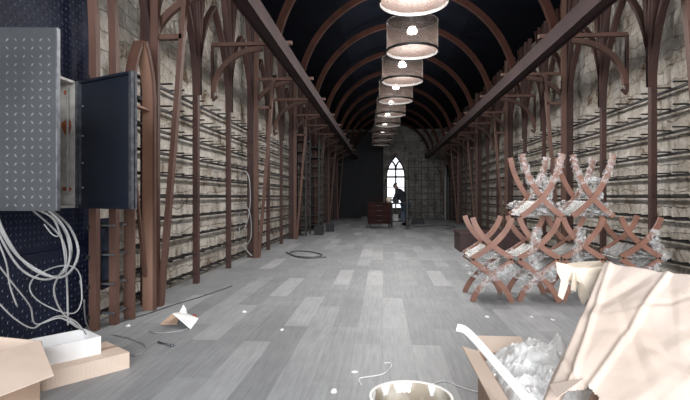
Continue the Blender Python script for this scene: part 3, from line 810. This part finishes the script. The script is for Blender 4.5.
# jacket
vs = [(0, 0, .86), J['waist'], J['chest'], (-.40, 0, 1.45)]; rd = [(.20, .17), (.20, .165), (.225, .19), .115]; ed = [(0, 1), (1, 2), (2, 3)]
for s in (-1, 1): limb(2, [(-.28, s*.19, 1.33), (-.36, s*.24, 1.08), (-.475, s*.155, 1.03)], [.105, .085, .06])
skin('jacket', vs, ed, rd, 'cloth_dark', per, 0, 2)
vs = [(0, 0, .88)]; rd = [(.18, .155)]; ed = []
for s in (-1, 1): limb(0, [(.0, s*.1, .8), (-.04, s*.11, .48), (.03, s*.115, .12)], [.125, .10, .08])
skin('trousers', vs, ed, rd, 'cloth_trouser', per, 0, 2)
for s in (-1, 1):
    vs = [(.06, s*.115, .05), (-.02, s*.12, .06), (-.14, s*.135, .04)]; rd = [.05, .055, .04]; ed = [(0, 1), (1, 2)]
    skin('shoe', vs, ed, rd, 'dark', per, 0, 2)
vs = [(-.43, 0, 1.60), (-.47, 0, 1.65), (-.52, 0, 1.665)]; rd = [.105, .10, .06]; ed = [(0, 1), (1, 2)]
skin('hair', vs, ed, rd, 'hair', per, 0, 2)
mb = MB()
for s in (-1, 1):
    c = Vector((-.547, s*.032, 1.585)); mb.lathe([(0, -.010), (.010, 0), (0, .010)], 8, c)
mb.build('eyes', 'dark', per)

lg = empty('lancet_frame', (UR-.14, 24.3, 0), 'dark pointed arch frame with a pale edge on the right wall beside the end wall', 'arch frame')
ol2 = lancet(-.55, .45, 0, 1.9, 2.7); k2 = len(ol2)//2
MB().strip([Vector((0, x, z)) for x, z in ol2[:k2+1]], .1, .06, (1, 0, 0)).build('near_jamb', 'black_steel', lg)
MB().strip([Vector((0, x, z)) for x, z in ol2[k2:]], .1, .06, (1, 0, 0)).build('far_jamb', 'cable', lg)
n3 = len(ol2)
MB().add([(.03, x, z) for x, z in ol2]+[(.045, x, z) for x, z in ol2], [tuple(range(n3)), tuple(range(2*n3-1, n3-1, -1))]+[(i, (i+1) % n3, n3+(i+1) % n3, n3+i) for i in range(n3)]).build('panel', 'panelling', lg)

# low dark chest left of the stacked chairs
A0 = FL(460, 252); ch = empty('low_chest', (A0.x, A0.y, 0), 'low dark brown chest on the floor behind the stacked chairs', 'chest')
MB().box(0, 1.5, 0, .8, .0, .37).build('body', 'chest', ch)
MB().box(-.02, 1.52, -.02, .82, .37, .41).build('lid', 'chest', ch)
MB().box(-.01, 1.51, -.015, 0, .0, .06).build('plinth', 'chest', ch)
# small weights at the foot of the far left columns
for i, (px, py, wh) in enumerate(((319, 235, 'nearer'), (330, 231.5, 'farther'))):
    q = FL(px, py); o = MB().box(-.13, .13, -.1, .1, 0, .24).box(-.1, .1, -.07, .07, .24, .27).build('ballast_block', 'dark', loc=q)
    tag(o, 'dark ballast block on the floor by the left wall, the %s of two' % wh, 'block', 'ballast blocks at the far left')
def scaffold(px, py, dy):
    q = FL(px, py)
    s = empty('shelf_tower', (q.x-.42, q.y+.3, 0), 'tall black shelf tower at the far left wall, the %s of two' % ('nearer' if dy == 0 else 'farther'), 'shelf tower', 'shelf towers at the far left')
    for x in (-.2, .2):
        for y in (-.4, .4): MB().box(x-.025, x+.025, y-.025, y+.025, 0, 3.1).build('post', 'black_steel', s)
    for z in [.2+.32*k for k in range(9)]: MB().box(-.22, .22, -.42, .42, z, z+.03).build('shelf', 'black_steel', s)
scaffold(314, 236, 0); scaffold(326, 231, 1)

# ------------------------------------------------------------------ X-frame chairs
def bez(p0, p1, p2, p3, n=14):
    out = []
    for i in range(n+1):
        t = i/n; u = 1-t
        out.append(p0*u**3+p1*3*u*u*t+p2*3*u*t*t+p3*t**3)
    return out
def wrap_blob(parent, c, sx, sy, sz, seed, m='film', name='plastic_wrap', nu=40, nv=22, amp=.35):
    vs = []; fs = []
    for j in range(nv+1):
        v = math.pi*j/nv
        for i in range(nu):
            u = 2*math.pi*i/nu
            d = Vector((math.cos(u)*math.sin(v), math.sin(u)*math.sin(v), math.cos(v)))
            k = max(abs(d.x), abs(d.y), abs(d.z)); q = d*(.55+.45/k*.8)
            nz_ = noise.noise(d*2.2+Vector((seed, 0, 0)))*amp+noise.noise(d*6+Vector((0, seed, 0)))*amp*.45+abs(noise.noise(d*13+Vector((0, 0, seed))))*amp*.25
            q = q*(1+nz_)
            vs.append((c[0]+q.x*sx/2, c[1]+q.y*sy/2, c[2]+q.z*sz/2))
    for j in range(nv):
        for i in range(nu):
            fs.append((j*nu+i, (j+1)*nu+i, (j+1)*nu+(i+1) % nu, j*nu+(i+1) % nu))
    return MB().add(vs, fs).build(name, m, parent, smooth=False)
def wrap_sleeve(parent, path, r, seed, name='plastic_wrap'):
    pts = spline(path, 8); rs = [r*(1+.5*noise.noise(Vector((i*.6, seed, 0)))) for i in range(len(pts))]
    mb = MB(); mb.tube(pts, rs, 9)
    vs = [Vector(v)+Vector((noise.noise(Vector(v)*22+Vector((seed, 0, 0))), noise.noise(Vector(v)*22+Vector((0, seed, 0))), 0))*r*.45 for v in mb.v]
    mb.v = [tuple(v) for v in vs]
    return mb.build(name, 'film', parent, smooth=True)
def make_chair(name, label, legh, seath, hw, depth, inverted, wrapped_arms=False, group=None, seed=1.0):
    """X-frame chair: legs from the feet cross at height legh; seat strips rise from the crossing to the tips at legh+seath"""
    t = empty(name, (0, 0, 0), label, 'chair', group)
    Ht = legh+seath
    def zz(z): return Ht-z if inverted else z
    for y in (-depth/2, depth/2):
        for s in (-1, 1):
            off = .013*s
            pts = bez(Vector((-hw, 0, 0)), Vector((-hw*.82, 0, legh*.5)), Vector((-.03, 0, legh*1.0)), Vector((hw*1.08, 0, Ht)))
            pa = [Vector((s*p.x, y+off, zz(p.z))) for p in pts]
            MB().strip(pa, .022, .058, (0, 1, 0)).build('curved_leg', 'wood_x', t)
    # seat strips on both sides of the V, following the upper arm of the leg curve
    pts = bez(Vector((-hw, 0, 0)), Vector((-hw*.82, 0, legh*.5)), Vector((-.03, 0, legh*1.0)), Vector((hw*1.08, 0, Ht)))
    up_ = [p for p in pts if p.x > .03]
    for s in (-1, 1):
        for k in range(4):
            y = -depth/2+.06+(depth-.12)*(k+.5)/4
            pa = [Vector((s*p.x, y, zz(p.z)+(.0))) for p in up_]
            MB().strip(pa, (depth-.14)/4-.012, .014, (0, 1, 0)).build('seat_slat', 'slat', t)
    MB().tube([(0, -depth/2, zz(legh*.98)), (0, depth/2, zz(legh*.98))], .013, 8).build('pivot_rod', 'black_steel', t)
    return t
def mk(px, fwd, yoff, z, args, rz=0):
    t = make_chair(*args)
    r = (px-345)/F*fwd
    t.location = (r*C_-fwd*S_, fwd*C_+r*S_+yoff, z); t.rotation_euler.z = rz
    return t
GL = 'X-frame chairs standing in the bottom layer'; GU = 'X-frame chairs upside down on the bottom layer'; GT = 'tall X-frame chairs on top of the stack'
names = ['leftmost of the row', 'second from the left', 'third from the left', 'rightmost by the wall']
lower = []
D = .5
for i, (px, fw) in enumerate(((492, 5.23), (539, 5.23), (583, 5.23), (641, 5.35))):
    a = mk(px, fw, D/2, 0, ('x_frame_chair', 'brown X-frame chair standing upright in the bottom layer, '+names[i], .285, .17, .205, D, False, False, GL, i))
    b = mk(px, fw, D/2, .475, ('x_frame_chair', 'brown X-frame chair turned upside down on the bottom layer, '+names[i], .31, .135, .205, D, True, False, GU, i))
    wrap_blob(a, (0.0, -.04, .30), .44, .54, .20, 3.1+i*7, amp=.5)
    wrap_sleeve(a, [(-.16, -D/2-.01, .12), (-.05, -D/2-.03, .25), (.08, -D/2-.03, .33), (.2, -D/2-.02, .40)], .05, i+2.2)
    wrap_blob(b, (.0, 0, .02), .44, .54, .09, 9.7+i*5, amp=.55)
    if i in (1, 2): wrap_sleeve(b, [(-.02, -D/2-.02, .34), (-.05, -D/2-.04, .2), (-.09, -D/2-.04, .05), (-.02, -D/2-.02, -.12)], .055, i+9.1)
    if i == 3: wrap_sleeve(b, [(.14, -D/2, .3), (.12, -D/2-.03, .2), (.18, -D/2-.03, .08), (.27, -D/2, 0)], .06, 4.4)
tops = []
for i, (px, fw, w) in enumerate(((542, 5.3, 'left'), (593, 5.35, 'right'))):
    c = mk(px, fw, D/2, .93, ('x_frame_chair', 'tall film-wrapped X-frame chair upside down on top of the stack, the %s of two' % w, .52, .17, .21, D, True, True, GT, i))
    Ht = .69
    for y in (-D/2, D/2):
        for s in (-1, 1):
            if y > 0 and (s > 0): continue
            pts = bez(Vector((-.21, 0, 0)), Vector((-.172, 0, .26)), Vector((-.03, 0, .52)), Vector((.227, 0, Ht)))
            pa = [Vector((s*p.x, y+.013*s, Ht-p.z)) for p in pts[0:8:2]]
            wrap_sleeve(c, pa, .042, 3*i+s+y)
    wrap_blob(c, (0, .02, .08), .5, .55, .18, 31+i*4, amp=.5)
    wrap_blob(c, (.1, .1, .25), .22, .3, .4, 41+i*4, amp=.6)

# ------------------------------------------------------------------ bubble wrap carton, strip, bucket, kraft paper
cz = .40
A = P(478, 352, (H-cz)/((352-196.5)/480)); A.z = 0
cb = empty('bubble_wrap_carton', A, 'open cardboard carton full of bubble wrap left of the draped kraft paper', 'carton')
L1, L2 = .42, .62; t_ = .006
MB().box(0, L1, -L2, 0, .0, t_).build('base', 'card_dark', cb)
MB().box(0, t_, -L2, 0, t_, cz).build('side_panel', 'card_dark', cb); MB().box(L1-t_, L1, -L2, 0, t_, cz).build('side_panel', 'card_dark', cb)
MB().box(t_, L1-t_, -t_, 0, t_, cz).build('end_panel', 'card_dark', cb); MB().box(t_, L1-t_, -L2, -L2+t_, t_, cz).build('end_panel', 'card_dark', cb)
MB().obox((0, -L2, cz), (0, L2, 0), (-.075, 0, .02), (0, 0, .006)).build('flap', 'card', cb)
MB().obox((0, 0, cz), (L1*.55, 0, 0), (0, .10, .045), (0, 0, .006)).build('flap', 'card', cb)
# bubble wrap heap: crumpled sheet, top surface plus closed underside
def heap(o, x0, x1, y0, y1, zb, fn, nx=46, ny=60):
    vs = []; fs = []
    for s in (0, 1):
        for j in range(ny+1):
            for i in range(nx+1):
                u = i/nx; v = j/ny; x = x0+(x1-x0)*u; y = y0+(y1-y0)*v
                vs.append((x, y, fn(u, v) if s else zb))
    n2 = (nx+1)*(ny+1)
    for s in (0, 1):
        for j in range(ny):
            for i in range(nx):
                a = s*n2+j*(nx+1)+i; q = (a, a+1, a+nx+2, a+nx+1); fs.append(q if s else q[::-1])
    for i in range(nx):
        b = ny*(nx+1)+i; fs += [(i, i+1, n2+i+1, n2+i), (b+1, b, n2+b, n2+b+1)]
    for j in range(ny):
        a = j*(nx+1); c = a+nx; fs += [(a+nx+1, a, n2+a, n2+a+nx+1), (c, c+nx+1, n2+c+nx+1, n2+c)]
    return MB().add(vs, fs)
def hz(u, v):
    e = math.sin(math.pi*u)**.4*math.sin(math.pi*min(max(v, .0), 1))**.3
    p = Vector((u*3, v*5, .3))
    cr = noise.noise(p*1.1)*.09+noise.noise(p*2.7)*.05+abs(noise.noise(p*5.5))*.045
    bub = (.006*(math.sin(u*72)*math.sin(v*120)))
    return .33+.12*e+cr*e+.13*u*v*e+bub
o = heap(None, .012, L1-.012, -L2+.012, -.012, .2, hz).build('bubble_wrap', 'bubble', loc=A, smooth=True)
o.data.transform(Matrix.Translation((0, 0, -.2))); o.location.z = .2
tag(o, 'crumpled clear bubble wrap heaped in the open carton', 'bubble wrap')
a1 = P(457, 327.5, 2.02); pts = [a1, P(466, 331, 2.0), P(480, 345, 1.9), P(505, 374, 1.68), P(536, 410, 1.5)]
o = MB().strip(spline(pts, 8), .03, .014, (.8, .2, .6)).build('foam_strip', 'white'); recenter(o)
tag(o, 'long white foam edge strip leaning across the bubble wrap carton', 'strip')
bc = P(411, 396, 1.76); bk = empty('paint_bucket', (bc.x, bc.y, 0), 'white paint-smeared bucket at the bottom edge of the picture', 'bucket')
rz = bc.z
MB().lathe([(.0, .0), (.13, .0), (.147, rz-.03), (.153, rz-.03), (.153, rz), (.143, rz), (.128, .012), (.0, .012)], 48).build('shell', 'bucket', bk, smooth=False)
MB().lathe([(0, rz-.11), (.136, rz-.11), (.1415, rz-.004), (.140, rz-.004), (.134, rz-.1), (0, rz-.1)], 48).build('paint_residue', 'bucket_in', bk)
for i, (a, w, d) in enumerate(((1.75, .26, .09), (2.3, .14, .06), (.9, .1, .05), (3.0, .18, .07))):
    n = 16; mb = MB()
    for k in range(n):
        a0_, a1_ = a-w+2*w*k/n, a-w+2*w*(k+1)/n
        dk = .006+d*math.sin(math.pi*(k+.5)/n)**.7*(.8+.2*math.sin(k*1.7+i))
        rr = .1395
        vs = [(rr*math.cos(x), rr*math.sin(x), z) for x, z in ((a0_, rz-.002), (a1_, rz-.002), (a1_, rz-dk), (a0_, rz-dk))]
        vs += [(.985*x, .985*y, z) for x, y, z in vs]
        mb.hexa([vs[3], vs[2], vs[6], vs[7], vs[0], vs[1], vs[5], vs[4]])
    mb.build('paint_drip', 'white', bk)
hp = [Vector((.15*math.cos(a), -.02+.16*math.sin(a)*1.02, rz-.05-.05*math.sin(a))) for a in [math.pi*(1+i/16) for i in range(17)]]
MB().tube(hp, .003, 6).build('wire_handle', 'gun', bk)

# kraft paper draped over a leaning flat pack
TLp = P(600, 262, 1.83); TRp = P(790, 292, 1.42); BLp = P(536, 404, 1.50); BRp = P(800, 470, 1.15)
def kp(u, v):
    p = (TLp*(1-u)+TRp*u)*(1-v)+(BLp*(1-u)+BRp*u)*v
    return p
nrm = (TRp-TLp).cross(BLp-TLp).normalized()
if nrm.y > 0: nrm = -nrm
nu, nv = 110, 110
random.seed(21); CREASES = []
for _ in range(34):
    an = random.uniform(0, math.pi); mu_, mv_ = random.uniform(.05, 1), random.uniform(0, 1)
    CREASES.append((math.cos(an), math.sin(an), math.cos(an)*mu_+math.sin(an)*mv_, random.uniform(.02, .12), random.choice((-1, 1))*random.uniform(.004, .013), mu_, mv_))
def kz(u, v):
    q = Vector((u*2.2, v*2.6, 1.7))
    ridge = lambda s, o: (1-abs(noise.noise(q*s+Vector((o, o, 0))))*2)
    z = .006*noise.noise(q*.7)+.0010*noise.noise(q*7)
    for ca, sa, cc, wd, am, mu, mv in CREASES:
        d = abs(ca*u+sa*v-cc); g = math.exp(-((u-mu)**2+(v-mv)**2)/.07)
        z += am*g*max(0, 1-d/wd)
    z += .028*max(0, 1-abs(u-.07-.06*v)/.03)**1.5*(.35+.3*v)       # long fold along the left edge
    z += .012*max(0, 1-abs(u-.42+.25*v)/.03)**1.2
    z -= .04*max(0, .03-u)/.03
    return z
vs = []; fs = []
for s in (1, 0):
    for j in range(nv+1):
        for i in range(nu+1):
            u = i/nu; v = j/nv
            vs.append(kp(u, v)+nrm*(kz(u, v)+.003*s))
n2 = (nu+1)*(nv+1)
for s in (0, 1):
    for j in range(nv):
        for i in range(nu):
            if .11 < i/nu < .26 and j/nv > .84+abs(i/nu-.2)*.7: continue
            a = s*n2+j*(nu+1)+i; q = (a, a+nu+1, a+nu+2, a+1); fs.append(q if s == 0 else q[::-1])
for i in range(nu):
    b = nv*(nu+1)+i; fs += [(i, i+1, n2+i+1, n2+i), (b+1, b, n2+b, n2+b+1)]
for j in range(nv):
    a = j*(nu+1); c = a+nu; fs += [(a+nu+1, a, n2+a, n2+a+nu+1), (c, c+nu+1, n2+c+nu+1, n2+c)]
kr = empty('kraft_paper', (kp(.5, 1).x, kp(.5, 1).y, 0), 'large creased kraft paper sheet draped over the leaning flat pack', 'paper sheet')
off = -kr.location
def kbuild(vs, fs, name, m, smooth=True):
    return MB().add([Vector(v)+off for v in vs], fs).build(name, m, kr, smooth=smooth)
kbuild(vs, fs, 'sheet', 'kraft')
# folded-back left margin of the paper, a second layer with a gap
vs = []; fs = []; nn_ = 30
for j in range(nn_+1):
    v = j/nn_
    p = kp(.0, v)-nrm*.045; wdt = .006+.035*v
    side = (TRp-TLp).normalized()
    wob = .006*noise.noise(Vector((v*6, 0, 4)))
    a = p-side*(wdt*.5+wob)-nrm*.02; b = p+side*.04+nrm*.01
    vs += [a, b, b+nrm*.004, a+nrm*.004]
for j in range(nn_):
    for k in range(4): fs.append((j*4+k, j*4+(k+1) % 4, j*4+4+(k+1) % 4, j*4+4+k))
fs += [(3, 2, 1, 0), tuple(nn_*4+k for k in range(4))]
kbuild(vs, fs, 'folded_margin', 'kraft')
# turned-up lower corner flap
pA, pB, pC = kp(.04, .9)+nrm*.02, kp(.19, .83)+nrm*.03, kp(.125, 1.0)+nrm*.06
vs = [pA, pB, pC, pA+nrm*.004, pB+nrm*.004, pC+nrm*.004]
kbuild(vs, [(0, 2, 1), (3, 4, 5), (0, 1, 4, 3), (1, 2, 5, 4), (2, 0, 3, 5)], 'turned_flap', 'kraft', False)
# torn cream scrap hanging off the top left corner
random.seed(5)
outl = [(556, 262), (566, 264), (578, 262), (600, 261), (606, 266), (598, 280), (590, 296), (583, 306), (579, 297), (582, 284), (577, 281), (576, 292), (571, 290), (572, 279), (567, 283), (563, 300), (558, 296), (561, 280), (557, 272)]
ctr = P(575, 270, 1.9)
n = len(outl)
vs = [P(x, y, 1.86+.02*math.sin(i*1.9)) for i, (x, y) in enumerate(outl)]
mid = [P(575+(x-575)*.25, 269+(y-269)*.12, 1.89) for x, y in outl]
bk_ = Vector((0, .005, 0))
allv = vs+mid+[v+bk_ for v in vs]+[v+bk_ for v in mid]
fs = []
for i in range(n):
    j = (i+1) % n
    fs += [(i, j, n+j, n+i), (2*n+j, 2*n+i, 3*n+i, 3*n+j), (j, i, 2*n+i, 2*n+j)]
fs += [tuple(range(n, 2*n)), tuple(range(4*n-1, 3*n-1, -1))]
kbuild(allv, fs, 'torn_edge', 'torn', False)
# leaning flat pack under the paper (its face is parallel to the sheet)
ez = (TLp-BLp); sl = ez/ez.z
BL0 = BLp-sl*BLp.z; side = (TRp-TLp); side.z = 0; side.normalize()
fpk = empty('leaning_flat_pack', (BL0.x, BL0.y, 0), 'large cardboard flat pack leaning under the kraft paper sheet', 'flat pack')
oo = (BL0-Vector((BL0.x, BL0.y, 0)))-nrm*.10+side*.10
oo = oo-sl*(oo.z-.09)
MB().obox(oo, side*.85, -nrm*.06, sl*.60).build('body', 'card_dark', fpk)
# box that carries it
dv = Vector((.56, 1, 0)).normalized(); dv = Vector((dv.x*C_-dv.y*S_, dv.y*C_+dv.x*S_, 0)); dw = Vector((dv.y, -dv.x, 0))
sb0 = P(622, 300, 2.05); sb0.z = 0
sbx = empty('tall_carton', sb0, 'tall cardboard carton standing behind the kraft paper sheet', 'carton')
MB().obox((0, 0, 0), dw*.7, dv*.5, up*.5).build('body', 'card_dark', sbx)
MB().obox(up*.5, dw*.7, dv*.245, up*.005).build('flap', 'card_dark', sbx); MB().obox(up*.5+dv*.255, dw*.7, dv*.245, up*.005).build('flap', 'card_dark', sbx)

# ------------------------------------------------------------------ camera, light, world
cam = bpy.data.objects.new('camera', bpy.data.cameras.new('camera')); COL.objects.link(cam)
cam.location = (0, 0, H); cam.rotation_euler = (R(90), 0, TH)
cam.data.sensor_width = 36; cam.data.lens = F/690*36; cam.data.shift_y = -3.5/690
cam.data.clip_start = .02; cam.data.clip_end = 200
scene.camera = cam

def area(name, loc, target, sx, sy, power, color):
    l = bpy.data.lights.new(name, 'AREA'); l.shape = 'RECTANGLE'; l.size = sx; l.size_y = sy; l.energy = power; l.color = color
    o = bpy.data.objects.new(name, l); COL.objects.link(o); o.location = loc
    o.rotation_euler = (Vector(target)-Vector(loc)).to_track_quat('-Z', 'Y').to_euler(); return o
# daylight through the wide entrance behind the camera
area('entrance_daylight', (.6, -5.0, 2.5), (.5, 8, 0.9), 6.0, 4.4, 1320, (.96, .98, 1.0))
for p in LAMPS:
    l = bpy.data.lights.new('lamp_light', 'POINT'); l.energy = (275 if p.y > 5 else 120)*max(.1, min(1, (19-p.y)/13))**1.2; l.color = (1, .97, .94); l.shadow_soft_size = .3
    o = bpy.data.objects.new('lamp_light', l); COL.objects.link(o); o.location = p+Vector((0, 0, .13))
w = bpy.data.worlds.new('world'); scene.world = w; w.use_nodes = True
w.node_tree.nodes['Background'].inputs[0].default_value = (.62, .74, 1, 1); w.node_tree.nodes['Background'].inputs[1].default_value = .08
scene.view_settings.view_transform = 'Standard'; scene.view_settings.look = 'None'; scene.view_settings.gamma = 1; scene.view_settings.exposure = 0
scene.view_settings.use_curve_mapping = False
